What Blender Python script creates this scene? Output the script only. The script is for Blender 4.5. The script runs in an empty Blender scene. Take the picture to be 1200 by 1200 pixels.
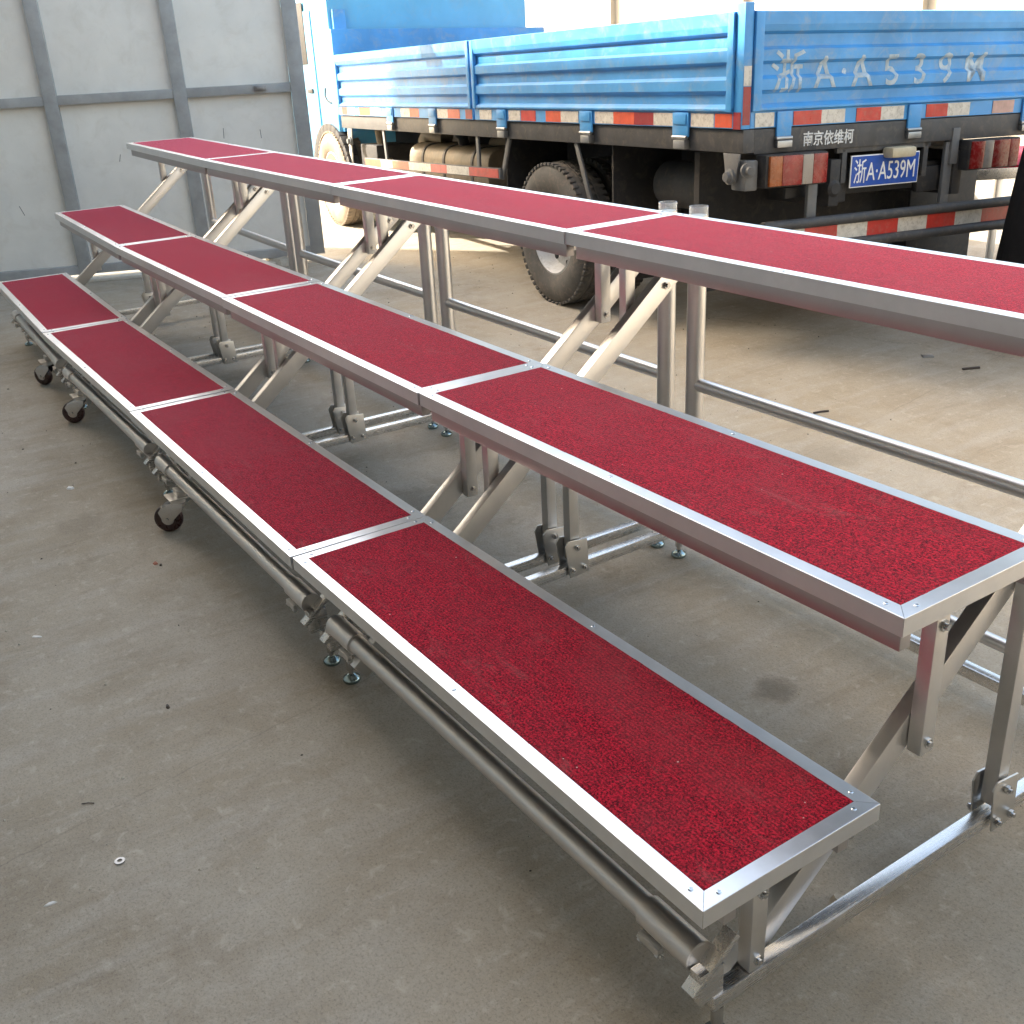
import bpy, bmesh, math, random
from mathutils import Vector, Matrix
random.seed(7)
scene = bpy.context.scene
C = scene.collection
PI = math.pi

# ---------------------------------------------------------------- camera
cam_data = bpy.data.cameras.new('camera')
cam = bpy.data.objects.new('camera', cam_data); C.objects.link(cam)
cam_data.sensor_width = 36.0
cam_data.lens = 36.0 * 1252.36 / 1200.0
cam_data.clip_start = 0.05; cam_data.clip_end = 1000
RX = Vector((0.54727812, 0.83561739, -0.04722541))
UP = Vector((-0.31926897, 0.26059464, 0.91112993))
FW = Vector((-0.7736627, 0.48356387, -0.40940445))
mw = Matrix.Identity(4)
for i in range(3):
    mw[i][0] = RX[i]; mw[i][1] = UP[i]; mw[i][2] = -FW[i]
mw.translation = Vector((0.85371277, -0.79184319, 1.51790203))
cam.matrix_world = mw
scene.camera = cam

# ---------------------------------------------------------------- sky, sun, exposure
SUN_DIR = Vector((-0.66, -0.485, 0.574)).normalized()
world = bpy.data.worlds.new('World'); scene.world = world; world.use_nodes = True
wn = world.node_tree.nodes; wl = world.node_tree.links
sky = wn.new('ShaderNodeTexSky'); sky.sky_type = 'NISHITA'; sky.sun_disc = False
sky.sun_elevation = math.asin(SUN_DIR.z)
sky.sun_rotation = math.atan2(SUN_DIR.x, SUN_DIR.y)
sky.dust_density = 4.0; sky.air_density = 1.0; sky.ozone_density = 1.0
bg = wn['Background']; bg.inputs['Strength'].default_value = 0.15
warm = wn.new('ShaderNodeMix'); warm.data_type = 'RGBA'; warm.blend_type = 'MULTIPLY'; warm.inputs[0].default_value = 1.0
warm.inputs[7].default_value = (1.0, 0.90, 0.73, 1)      # hazy warm sky, as the camera's white balance saw it
wl.new(sky.outputs['Color'], warm.inputs[6]); wl.new(warm.outputs[2], bg.inputs['Color'])
sun_data = bpy.data.lights.new('sun', 'SUN'); sun_data.energy = 3.0; sun_data.angle = math.radians(0.5)
sun_data.color = (1.0, 0.93, 0.82)
sun = bpy.data.objects.new('sun', sun_data); C.objects.link(sun)
sun.rotation_euler = SUN_DIR.to_track_quat('Z', 'Y').to_euler()
scene.view_settings.view_transform = 'Standard'
scene.view_settings.look = 'None'
scene.view_settings.gamma = 1.0
scene.view_settings.exposure = 2.7

# ---------------------------------------------------------------- materials
def new_mat(name):
    m = bpy.data.materials.new(name); m.use_nodes = True
    nt = m.node_tree
    return m, nt, nt.nodes['Principled BSDF']

def coords(nt, scale=(1, 1, 1), src='Object', rot=(0, 0, 0)):
    tc = nt.nodes.new('ShaderNodeTexCoord'); mp = nt.nodes.new('ShaderNodeMapping')
    mp.inputs['Scale'].default_value = scale; mp.inputs['Rotation'].default_value = rot
    nt.links.new(tc.outputs[src], mp.inputs['Vector'])
    return mp.outputs['Vector']

def noise(nt, vec, scale, detail=4, rough=0.55, dist=0.0):
    n = nt.nodes.new('ShaderNodeTexNoise')
    n.inputs['Scale'].default_value = scale; n.inputs['Detail'].default_value = detail
    n.inputs['Roughness'].default_value = rough; n.inputs['Distortion'].default_value = dist
    nt.links.new(vec, n.inputs['Vector'])
    return n.outputs['Fac']

def ramp(nt, fac, stops):
    r = nt.nodes.new('ShaderNodeValToRGB')
    el = r.color_ramp.elements
    while len(el) < len(stops): el.new(0.5)
    for e, (p, c) in zip(el, stops):
        e.position = p
        e.color = (c, c, c, 1) if isinstance(c, (int, float)) else (*c, 1)
    nt.links.new(fac, r.inputs['Fac'])
    return r.outputs['Color']

def mix(nt, fac, a, b, mode='MIX'):
    n = nt.nodes.new('ShaderNodeMix'); n.data_type = 'RGBA'; n.blend_type = mode
    if isinstance(fac, (int, float)): n.inputs[0].default_value = fac
    else: nt.links.new(fac, n.inputs[0])
    for k, x in ((6, a), (7, b)):
        if isinstance(x, tuple): n.inputs[k].default_value = (*x, 1)
        else: nt.links.new(x, n.inputs[k])
    return n.outputs[2]

def math_node(nt, op, a, b=None):
    n = nt.nodes.new('ShaderNodeMath'); n.operation = op
    for k, x in ((0, a), (1, b)):
        if x is None: continue
        if isinstance(x, (int, float)): n.inputs[k].default_value = x
        else: nt.links.new(x, n.inputs[k])
    return n.outputs[0]

def bump(nt, p, h, strength, dist):
    b = nt.nodes.new('ShaderNodeBump'); b.inputs['Strength'].default_value = strength
    b.inputs['Distance'].default_value = dist
    nt.links.new(h, b.inputs['Height']); nt.links.new(b.outputs['Normal'], p.inputs['Normal'])

def painted(name, col, rough=0.5, var=0.25, scale=6.0, dirt=(0.25, 0.2, 0.15), dirt_amt=0.25, metallic=0.0, spec=0.5, fine=0.0):
    """Paint or plain material with blotches, dirt stains and rough variation."""
    m, nt, p = new_mat(name)
    v = coords(nt)
    n1 = noise(nt, v, scale, 5, 0.6)
    dark = tuple(c * (1 - var) for c in col); lite = tuple(min(1, c * (1 + var * 0.6)) for c in col)
    c = mix(nt, ramp(nt, n1, [(0.3, 0.0), (0.7, 1.0)]), dark, lite)
    n2 = noise(nt, v, scale * 2.7, 8, 0.7, 0.6)
    c = mix(nt, math_node(nt, 'MULTIPLY', ramp(nt, n2, [(0.5, 0.0), (0.72, 1.0)]), dirt_amt), c, dirt)
    nt.links.new(c, p.inputs['Base Color'])
    nt.links.new(ramp(nt, n2, [(0.3, max(0.05, rough - 0.1)), (0.7, min(1, rough + 0.15))]), p.inputs['Roughness'])
    p.inputs['Metallic'].default_value = metallic
    p.inputs['Specular IOR Level'].default_value = spec
    if fine: bump(nt, p, noise(nt, v, scale * 12, 4), fine, 0.002)
    return m

def metal(name, col, rough=0.32, streak=(4, 220, 220), var=0.10, bstr=0.02):
    m, nt, p = new_mat(name)
    v = coords(nt)
    vs = coords(nt, streak)
    n = noise(nt, vs, 3.0, 3, 0.6)
    n2 = noise(nt, v, 9.0, 6, 0.7)
    c = mix(nt, ramp(nt, n2, [(0.35, 0.0), (0.7, 1.0)]), tuple(x * (1 - var) for x in col), col)
    nt.links.new(c, p.inputs['Base Color'])
    p.inputs['Metallic'].default_value = 1.0
    r = math_node(nt, 'ADD', math_node(nt, 'MULTIPLY', n, 0.16), math_node(nt, 'MULTIPLY', n2, 0.16))
    r = math_node(nt, 'ADD', r, rough - 0.19)
    nt.links.new(r, p.inputs['Roughness'])
    return m

M = {}
M['trim'] = metal('aluminium_trim', (0.84, 0.85, 0.87), 0.38, (6, 160, 160))
M['tube'] = metal('aluminium_tube', (0.78, 0.765, 0.75), 0.38, (120, 120, 4))
M['beam'] = metal('aluminium_beam_shaded', (0.54, 0.515, 0.515), 0.44, (4, 120, 120))  # darker, mauve-tinted aluminium: shade under the boards put into the colour
M['rail'] = metal('aluminium_rail', (0.74, 0.73, 0.72), 0.30, (160, 5, 160))
M['pipe'] = metal('aluminium_pipe', (0.74, 0.725, 0.715), 0.42, (4, 120, 120))
M['plate'] = metal('steel_plate', (0.66, 0.65, 0.63), 0.42, (60, 60, 60))
M['zinc'] = metal('zinc_bolt', (0.66, 0.72, 0.78), 0.25, (60, 60, 60))
M['pad'] = metal('zinc_foot_pad', (0.30, 0.40, 0.43), 0.25, (60, 60, 60))
M['chrome'] = metal('chrome_fork', (0.58, 0.58, 0.58), 0.18, (40, 40, 40))
M['galv'] = metal('dull_galvanised', (0.42, 0.43, 0.44), 0.5, (30, 30, 30), 0.3)

def carpet_mat():
    m, nt, p = new_mat('red_carpet')
    oi = nt.nodes.new('ShaderNodeObjectInfo')
    tc = nt.nodes.new('ShaderNodeTexCoord')
    add = nt.nodes.new('ShaderNodeVectorMath'); add.operation = 'ADD'
    nt.links.new(tc.outputs['Object'], add.inputs[0])
    mul = nt.nodes.new('ShaderNodeVectorMath'); mul.operation = 'SCALE'
    mul.inputs[0].default_value = (7.3, 3.1, 5.7)
    nt.links.new(oi.outputs['Random'], mul.inputs['Scale']); nt.links.new(mul.outputs[0], add.inputs[1])
    v = add.outputs[0]
    fine = noise(nt, v, 235, 3, 0.85)
    mid = noise(nt, v, 125, 4, 0.8)
    big = noise(nt, v, 5.0, 5, 0.6)
    c = mix(nt, ramp(nt, fine, [(0.42, 0.0), (0.56, 1.0)]), (0.012, 0.002, 0.005), (0.62, 0.015, 0.040))
    c = mix(nt, math_node(nt, 'MULTIPLY', ramp(nt, mid, [(0.47, 0.0), (0.60, 1.0)]), 0.5), c, (0.04, 0.004, 0.008))
    c = mix(nt, math_node(nt, 'MULTIPLY', ramp(nt, big, [(0.45, 0.0), (0.75, 1.0)]), 0.35), c, (0.22, 0.035, 0.045))
    wear = noise(nt, v, 2.2, 7, 0.65, 0.8)
    c = mix(nt, math_node(nt, 'MULTIPLY', ramp(nt, wear, [(0.50, 0.0), (0.68, 1.0)]), 0.40), c, (0.30, 0.05, 0.06))
    c = mix(nt, math_node(nt, 'MULTIPLY', oi.outputs['Random'], 0.22), c, (0.10, 0.004, 0.012))
    # rows of the pile running along the board, and soft scuffs
    wv = nt.nodes.new('ShaderNodeTexWave'); wv.bands_direction = 'Y'; wv.inputs['Scale'].default_value = 38
    wv.inputs['Distortion'].default_value = 2.5; wv.inputs['Detail'].default_value = 3; wv.inputs['Detail Scale'].default_value = 6
    nt.links.new(v, wv.inputs['Vector'])
    c = mix(nt, math_node(nt, 'MULTIPLY', ramp(nt, wv.outputs['Fac'], [(0.1, 1.0), (0.6, 0.0)]), 0.35), c, (0.06, 0.004, 0.008))
    scuff = noise(nt, coords(nt, (3.0, 11.0, 1.0)), 1.6, 7, 0.7, 1.5)
    c = mix(nt, math_node(nt, 'MULTIPLY', ramp(nt, scuff, [(0.56, 0.0), (0.72, 1.0)]), 0.35), c, (0.32, 0.10, 0.10))
    vor = nt.nodes.new('ShaderNodeTexVoronoi'); vor.inputs['Scale'].default_value = 34
    nt.links.new(v, vor.inputs['Vector'])
    cell = nt.nodes.new('ShaderNodeSeparateColor'); nt.links.new(vor.outputs['Color'], cell.inputs['Color'])
    dot = math_node(nt, 'LESS_THAN', vor.outputs['Distance'], math_node(nt, 'MULTIPLY', cell.outputs[0], 0.075))
    dot = math_node(nt, 'MULTIPLY', dot, math_node(nt, 'GREATER_THAN', cell.outputs[1], 0.72))
    c = mix(nt, math_node(nt, 'MULTIPLY', dot, 0.75), c, (0.62, 0.5, 0.46))
    nt.links.new(c, p.inputs['Base Color'])
    p.inputs['Roughness'].default_value = 0.95
    p.inputs['Specular IOR Level'].default_value = 0.06
    p.inputs['Sheen Weight'].default_value = 1.0
    p.inputs['Sheen Roughness'].default_value = 0.3
    p.inputs['Sheen Tint'].default_value = (1.0, 0.31, 0.44, 1)
    bump(nt, p, fine, 0.5, 0.003)
    return m
M['carpet'] = carpet_mat()

def concrete_mat():
    m, nt, p = new_mat('yard_concrete')
    v = coords(nt)
    vs = coords(nt, (7.0, 1.0, 1.0))
    big = noise(nt, v, 0.55, 6, 0.6, 0.4)
    mid = noise(nt, v, 3.2, 8, 0.65, 0.3)
    strk = noise(nt, vs, 1.6, 7, 0.65, 0.5)
    fine = noise(nt, v, 70, 6, 0.7)
    grit = noise(nt, v, 320, 3, 0.7)
    c = mix(nt, ramp(nt, big, [(0.32, 0.0), (0.68, 1.0)]), (0.305, 0.262, 0.192), (0.345, 0.32, 0.27))
    c = mix(nt, math_node(nt, 'MULTIPLY', ramp(nt, mid, [(0.45, 0.0), (0.75, 1.0)]), 0.55), c, (0.23, 0.18, 0.115))
    c = mix(nt, math_node(nt, 'MULTIPLY', ramp(nt, strk, [(0.48, 0.0), (0.70, 1.0)]), 0.5), c, (0.38, 0.355, 0.31))
    strk2 = noise(nt, coords(nt, (16.0, 1.6, 1.0)), 1.3, 8, 0.7, 1.0)
    c = mix(nt, math_node(nt, 'MULTIPLY', math_node(nt, 'MULTIPLY', ramp(nt, strk2, [(0.50, 0.0), (0.66, 1.0)]), ramp(nt, mid, [(0.4, 0.0), (0.65, 1.0)])), 0.45), c, (0.19, 0.16, 0.12))
    c = mix(nt, math_node(nt, 'MULTIPLY', ramp(nt, fine, [(0.5, 0.0), (0.8, 1.0)]), 0.45), c, (0.16, 0.14, 0.12))
    c = mix(nt, math_node(nt, 'MULTIPLY', ramp(nt, grit, [(0.58, 0.0), (0.72, 1.0)]), 0.5), c, (0.50, 0.47, 0.43))
    # dark blots
    blot = noise(nt, v, 1.7, 9, 0.72, 1.2)
    c = mix(nt, math_node(nt, 'MULTIPLY', ramp(nt, blot, [(0.60, 0.0), (0.74, 1.0)]), 0.55), c, (0.14, 0.108, 0.07))
    blot2 = noise(nt, v, 4.5, 9, 0.75, 0.8)
    c = mix(nt, math_node(nt, 'MULTIPLY', ramp(nt, blot2, [(0.54, 0.0), (0.70, 1.0)]), 0.32), c, (0.17, 0.13, 0.085))
    pep = noise(nt, v, 170, 4, 0.8)
    c = mix(nt, math_node(nt, 'MULTIPLY', ramp(nt, pep, [(0.52, 0.0), (0.62, 1.0)]), 0.48), c, (0.13, 0.105, 0.075))
    spot = noise(nt, v, 24, 8, 0.75, 0.5)
    c = mix(nt, math_node(nt, 'MULTIPLY', ramp(nt, spot, [(0.55, 0.0), (0.66, 1.0)]), 0.55), c, (0.44, 0.40, 0.33))
    # an old crack across the slab, from the camera side to under the steps
    tc = nt.nodes.new('ShaderNodeTexCoord')
    sep = nt.nodes.new('ShaderNodeSeparateXYZ'); nt.links.new(tc.outputs['Object'], sep.inputs[0])
    def crack(c, x0, y0, nx, ny, w, amt, wob):
        wv = math_node(nt, 'MULTIPLY', math_node(nt, 'SUBTRACT', noise(nt, v, 6, 6, 0.7), 0.5), wob)
        d = math_node(nt, 'ADD', math_node(nt, 'MULTIPLY', math_node(nt, 'SUBTRACT', sep.outputs[0], x0), nx),
                      math_node(nt, 'MULTIPLY', math_node(nt, 'SUBTRACT', sep.outputs[1], y0), ny))
        d = math_node(nt, 'ABSOLUTE', math_node(nt, 'ADD', d, wv))
        f = ramp(nt, math_node(nt, 'DIVIDE', d, w), [(0.0, 1.0), (1.0, 0.0)])
        f = math_node(nt, 'MULTIPLY', f, math_node(nt, 'MULTIPLY', ramp(nt, mid, [(0.35, 0.2), (0.6, 1.0)]), amt))
        return mix(nt, f, c, (0.10, 0.085, 0.07))
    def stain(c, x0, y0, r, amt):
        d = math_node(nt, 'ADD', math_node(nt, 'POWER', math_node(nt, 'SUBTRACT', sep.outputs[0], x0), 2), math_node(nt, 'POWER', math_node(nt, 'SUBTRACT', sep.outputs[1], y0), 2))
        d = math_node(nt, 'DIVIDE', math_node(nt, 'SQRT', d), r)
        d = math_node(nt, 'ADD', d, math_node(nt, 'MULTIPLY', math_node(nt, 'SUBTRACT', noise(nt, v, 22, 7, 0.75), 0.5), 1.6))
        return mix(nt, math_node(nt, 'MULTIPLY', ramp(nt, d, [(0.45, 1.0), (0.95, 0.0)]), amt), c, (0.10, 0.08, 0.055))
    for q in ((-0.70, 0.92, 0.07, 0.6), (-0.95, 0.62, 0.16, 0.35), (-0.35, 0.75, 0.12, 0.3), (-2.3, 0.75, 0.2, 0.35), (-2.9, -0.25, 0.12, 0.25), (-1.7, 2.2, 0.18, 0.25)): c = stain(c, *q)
    c = crack(c, -1.196, -0.799, 0.983, 0.183, 0.004, 0.35, 0.03)
    c = crack(c, -2.35, -0.40, 0.90, 0.43, 0.003, 0.35, 0.22)
    c = crack(c, -4.6, 3.0, -0.3, 0.95, 0.006, 0.6, 0.3)
    nt.links.new(c, p.inputs['Base Color'])
    nt.links.new(ramp(nt, mid, [(0.3, 0.62), (0.7, 0.9)]), p.inputs['Roughness'])
    p.inputs['Specular IOR Level'].default_value = 0.35
    h = math_node(nt, 'ADD', fine, math_node(nt, 'MULTIPLY', grit, 0.5))
    bump(nt, p, h, 0.5, 0.003)
    return m
M['concrete'] = concrete_mat()

M['truck_blue'] = painted('truck_blue_paint', (0.06, 0.30, 0.66), 0.45, 0.22, 3.0, (0.30, 0.36, 0.42), 0.55)
M['cab_blue_sunlit'] = painted('cab_sunlit_blue_paint', (0.10, 0.40, 0.66), 0.35, 0.12, 3.0, (0.35, 0.36, 0.36), 0.2)  # truck blue made lighter, sunlight on the cab put into the colour
M['under_black'] = painted('chassis_black', (0.022, 0.022, 0.024), 0.65, 0.35, 6.0, (0.13, 0.11, 0.085), 0.45)
M['under_grey'] = painted('bed_frame_grey', (0.055, 0.056, 0.06), 0.6, 0.3, 8.0, (0.17, 0.15, 0.12), 0.55)
M['dusty_grey'] = painted('dusty_grey_steel', (0.13, 0.135, 0.14), 0.55, 0.3, 8.0, (0.24, 0.2, 0.16), 0.4)
M['tape_red'] = painted('reflective_red', (0.52, 0.045, 0.035), 0.35, 0.25, 14.0, (0.32, 0.20, 0.16), 0.45)
M['tape_dark'] = painted('reflective_dark_red', (0.30, 0.03, 0.035), 0.35, 0.25, 14.0, (0.2, 0.14, 0.12), 0.4)
M['tape_orange'] = painted('reflective_orange', (0.62, 0.10, 0.045), 0.35, 0.25, 14.0, (0.4, 0.24, 0.18), 0.35)
M['tape_white'] = painted('reflective_white', (0.60, 0.58, 0.53), 0.35, 0.18, 18.0, (0.20, 0.17, 0.14), 0.75)
M['tape_pink'] = painted('reflective_faded_pink', (0.48, 0.30, 0.27), 0.4, 0.2, 18.0, (0.3, 0.25, 0.22), 0.5)
M['white_paint'] = painted('white_lettering', (0.66, 0.67, 0.66), 0.5, 0.15, 20.0, (0.10, 0.22, 0.42), 0.6)
M['faded_paint'] = painted('faded_lettering', (0.40, 0.50, 0.58), 0.55, 0.25, 16.0, (0.06, 0.28, 0.60), 0.95)
M['plate_blue'] = painted('plate_blue', (0.015, 0.075, 0.38), 0.35, 0.12, 14.0, (0.12, 0.16, 0.28), 0.3)
M['plate_white'] = painted('plate_white', (0.80, 0.80, 0.80), 0.4, 0.05, 14.0, (0.4, 0.4, 0.42), 0.15)
M['lamp_cream'] = painted('cream_lamp_cover', (0.50, 0.44, 0.31), 0.4, 0.15, 14.0, (0.2, 0.16, 0.12), 0.35)
M['lens_red'] = painted('red_lens', (0.24, 0.014, 0.014), 0.25, 0.3, 14.0, (0.30, 0.17, 0.13), 0.5)
M['lens_amber'] = painted('amber_lens', (0.30, 0.075, 0.015), 0.25, 0.25, 14.0, (0.25, 0.15, 0.1), 0.4)
M['lens_clear'] = painted('dusty_clear_lens', (0.28, 0.25, 0.22), 0.3, 0.15, 14.0, (0.3, 0.2, 0.16), 0.4)
M['tank_tan'] = painted('dusty_tank', (0.20, 0.165, 0.115), 0.6, 0.3, 6.0, (0.36, 0.29, 0.2), 0.6)
M['rim_grey'] = painted('silver_rim', (0.55, 0.56, 0.56), 0.4, 0.2, 9.0, (0.2, 0.17, 0.14), 0.5)
M['rim_white'] = painted('white_rim', (0.62, 0.60, 0.55), 0.45, 0.15, 9.0, (0.4, 0.32, 0.22), 0.4)
M['caster_red'] = painted('dark_red_polyurethane', (0.030, 0.010, 0.010), 0.3, 0.3, 20.0, (0.08, 0.07, 0.06), 0.3)
M['rubber_black'] = painted('black_rubber_cap', (0.02, 0.02, 0.021), 0.55, 0.3, 12.0, (0.08, 0.075, 0.07), 0.35)
M['gate_panel'] = painted('gate_sheet', (0.82, 0.80, 0.74), 0.5, 0.09, 2.5, (0.50, 0.44, 0.33), 0.22)
M['gate_frame'] = painted('gate_frame_paint', (0.36, 0.365, 0.36), 0.55, 0.2, 7.0, (0.30, 0.29, 0.27), 0.35)
M['scratch'] = painted('dark_scratch', (0.12, 0.12, 0.12), 0.6, 0.2, 20)
M['sky_blocker'] = painted('sky_blocker_dark', (0.24, 0.235, 0.22), 0.7, 0.1, 0.8, (0.2, 0.18, 0.16), 0.3)  # dark surface of the added, unseen sky blockers
M['render_wall'] = painted('pale_render', (0.40, 0.36, 0.30), 0.85, 0.1, 1.2, (0.34, 0.29, 0.22), 0.3, fine=0.3)
M['workshop'] = painted('workshop_cladding', (0.50, 0.48, 0.44), 0.7, 0.1, 0.8, (0.35, 0.32, 0.28), 0.3)
M['coping_sunlit_strip'] = painted('pale_coping_sunlit_strip', (0.60, 0.57, 0.50), 0.85, 0.12, 9.0, (0.4, 0.35, 0.28), 0.4, fine=0.4)  # wall coping colour, also sunlight painted as the pale gate strip
M['debris_dark'] = painted('dark_chip', (0.05, 0.04, 0.035), 0.7)
M['debris_rust'] = painted('rust_chip', (0.30, 0.10, 0.06), 0.7)
M['debris_white'] = painted('white_scrap', (0.72, 0.72, 0.70), 0.5)
M['rubble'] = painted('broken_concrete', (0.42, 0.38, 0.31), 0.9, 0.25, 20.0, fine=0.5)
M['black_cloth'] = painted('black_cloth', (0.012, 0.012, 0.013), 0.9, 0.3, 10.0, (0.04, 0.04, 0.04), 0.3, spec=0.15)
M['weed'] = painted('weed_green', (0.09, 0.13, 0.04), 0.7, 0.3, 30.0)
M['leaf'] = painted('tree_leaf', (0.06, 0.10, 0.03), 0.7, 0.35, 3.0)
M['bark'] = painted('tree_bark', (0.12, 0.09, 0.065), 0.9, 0.3, 12.0)

def tyre_mat(name, col, dirt, amt):
    return painted(name, col, 0.8, 0.3, 7.0, dirt, amt, fine=0.2)
M['tyre'] = tyre_mat('tyre_rubber', (0.085, 0.083, 0.078), (0.24, 0.195, 0.165), 0.6)
M['tyre_dusty'] = tyre_mat('dusty_tyre_rubber', (0.24, 0.19, 0.14), (0.36, 0.29, 0.21), 0.8)

def socket_mat():
    m, nt, p = new_mat('clear_plastic_cap')
    p.inputs['Base Color'].default_value = (0.9, 0.92, 0.92, 1)
    p.inputs['Roughness'].default_value = 0.12
    p.inputs['Transmission Weight'].default_value = 0.8
    p.inputs['IOR'].default_value = 1.3
    return m
M['clear'] = socket_mat()

# ---------------------------------------------------------------- mesh helpers
def b_box(bm, c, s, bev=0.0, rot=None):
    """Box with centre c and full size s, optional bevel and rotation matrix."""
    r = bmesh.ops.create_cube(bm, size=1.0)
    vs = r['verts']
    for v in vs: v.co = Vector((v.co.x * s[0], v.co.y * s[1], v.co.z * s[2]))
    if bev > 0:
        es = list({e for v in vs for e in v.link_edges})
        rb = bmesh.ops.bevel(bm, geom=es, offset=bev, segments=2, profile=0.6, affect='EDGES', clamp_overlap=True)
        vs = list({v for f in rb['faces'] for v in f.verts} | {v for v in vs if v.is_valid})
    for v in vs:
        co = v.co
        if rot is not None: co = rot @ co
        v.co = co + Vector(c)
    return vs

def b_bar(bm, p0, p1, w, h, bev=0.002, side=Vector((1, 0, 0))):
    """Rectangular bar from p0 to p1; w across 'side', h across the third direction."""
    p0 = Vector(p0); p1 = Vector(p1); d = p1 - p0; L = d.length; d.normalize()
    s = (side - d * side.dot(d)).normalized(); t = d.cross(s)
    rot = Matrix((s, d, t)).transposed()
    return b_box(bm, (p0 + p1) / 2, (w, L, h), bev, rot)

def frame_of(d):
    d = d.normalized()
    a = Vector((0, 0, 1)) if abs(d.z) < 0.9 else Vector((1, 0, 0))
    s = d.cross(a).normalized(); t = d.cross(s)
    return s, t

def b_tube(bm, pts, r, n=16, cap=True):
    """Round tube along a polyline; r a number or one radius per point."""
    pts = [Vector(p) for p in pts]; rings = []
    if n > 6: n = max(n, 20)
    for i, p in enumerate(pts):
        d = (pts[min(i + 1, len(pts) - 1)] - pts[max(i - 1, 0)])
        if i == 0: s, t = frame_of(d)
        else:
            d.normalize(); s = (s - d * s.dot(d)).normalized(); t = d.cross(s)
        rr = r[i] if isinstance(r, (list, tuple)) else r
        rings.append([bm.verts.new(p + (s * math.cos(2 * PI * k / n) + t * math.sin(2 * PI * k / n)) * rr) for k in range(n)])
    for a, b in zip(rings, rings[1:]):
        for k in range(n):
            bm.faces.new((a[k], a[(k + 1) % n], b[(k + 1) % n], b[k]))
    if cap:
        bm.faces.new(rings[0][::-1]); bm.faces.new(rings[-1])

def b_lathe(bm, c, axis, prof, n=32):
    """Closed or open profile [(radius, along)] turned about axis through c."""
    axis = Vector(axis).normalized(); s, t = frame_of(axis); c = Vector(c); rings = []
    n = max(n, 22)
    for rr, a in prof:
        if rr < 1e-6: rings.append([bm.verts.new(c + axis * a)])
        else: rings.append([bm.verts.new(c + axis * a + (s * math.cos(2 * PI * k / n) + t * math.sin(2 * PI * k / n)) * rr) for k in range(n)])
    for A, B in zip(rings, rings[1:]):
        for k in range(n):
            k2 = (k + 1) % n
            if len(A) == 1 and len(B) == 1: continue
            if len(A) == 1: bm.faces.new((A[0], B[k2], B[k]))
            elif len(B) == 1: bm.faces.new((A[k], A[k2], B[0]))
            else: bm.faces.new((A[k], A[k2], B[k2], B[k]))

def b_prism(bm, poly, axis_vec, bev=0.0):
    """Extrude a planar polygon (3-D points) along axis_vec."""
    a = [bm.verts.new(Vector(p)) for p in poly]; b = [bm.verts.new(Vector(p) + Vector(axis_vec)) for p in poly]
    fs = [bm.faces.new(a[::-1]), bm.faces.new(b)]
    n = len(a)
    for k in range(n): fs.append(bm.faces.new((a[k], a[(k + 1) % n], b[(k + 1) % n], b[k])))
    if bev > 0:
        es = list({e for f in fs for e in f.edges})
        bmesh.ops.bevel(bm, geom=es, offset=bev, segments=2, profile=0.6, affect='EDGES', clamp_overlap=True)

def obj(name, bm, mat, parent=None, smooth=True, ang=20):
    me = bpy.data.meshes.new(name)
    bmesh.ops.recalc_face_normals(bm, faces=bm.faces)
    bm.to_mesh(me); bm.free()
    if smooth:
        for p in me.polygons: p.use_smooth = True
        me.set_sharp_from_angle(angle=math.radians(ang))
    me.materials.append(mat)
    o = bpy.data.objects.new(name, me); C.objects.link(o)
    if parent is not None: o.parent = parent
    return o

def B(): return bmesh.new()

def tag(o, label, cat, group=None, kind=None):
    o['label'] = label; o['category'] = cat
    if group: o['group'] = group
    if kind: o['kind'] = kind
    return o

def thing(name, label, cat, loc=(0, 0, 0), rotz=0, group=None):
    o = bpy.data.objects.new(name, None); C.objects.link(o)
    o.empty_display_size = 0.1
    o.location = loc; o.rotation_euler = (0, 0, rotz)
    return tag(o, label, cat, group)

def struct(name, bm, mat, smooth=False):
    o = obj(name, bm, mat, None, smooth); o['kind'] = 'structure'; return o

def copy_tree(o, parent=None):
    c = o.copy(); C.objects.link(c)
    if parent is not None: c.parent = parent
    for ch in list(o.children): copy_tree(ch, c)
    return c

def text_obj(name, body, size, mat, parent, loc, xdir, ydir, thick=0.0006, sx=1.0, bold=0.0, space=1.0):
    cu = bpy.data.curves.new(name, 'FONT'); cu.body = body; cu.size = size
    cu.space_character = space; cu.extrude = thick; cu.offset = bold; cu.resolution_u = 3
    t = bpy.data.objects.new(name, cu); C.objects.link(t)
    bpy.context.view_layer.update()
    dg = bpy.context.evaluated_depsgraph_get()
    me = bpy.data.meshes.new_from_object(t.evaluated_get(dg))
    bpy.data.objects.remove(t); bpy.data.curves.remove(cu)
    me.name = name; me.materials.clear(); me.materials.append(mat)
    X = Vector(xdir).normalized(); Y = Vector(ydir).normalized(); Z = X.cross(Y)
    for v in me.vertices:
        v.co = Vector(loc) + X * v.co.x * sx + Y * v.co.y + Z * v.co.z
    o = bpy.data.objects.new(name, me); C.objects.link(o); o.parent = parent
    return o

# ================================================================ SETTING
bm = B()
S = 150.0
vs = [bm.verts.new(p) for p in ((-S, -S, 0), (S, -S, 0), (S, S, 0), (-S, S, 0))]
bm.faces.new(vs)
struct('ground', bm, M['concrete'])

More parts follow.
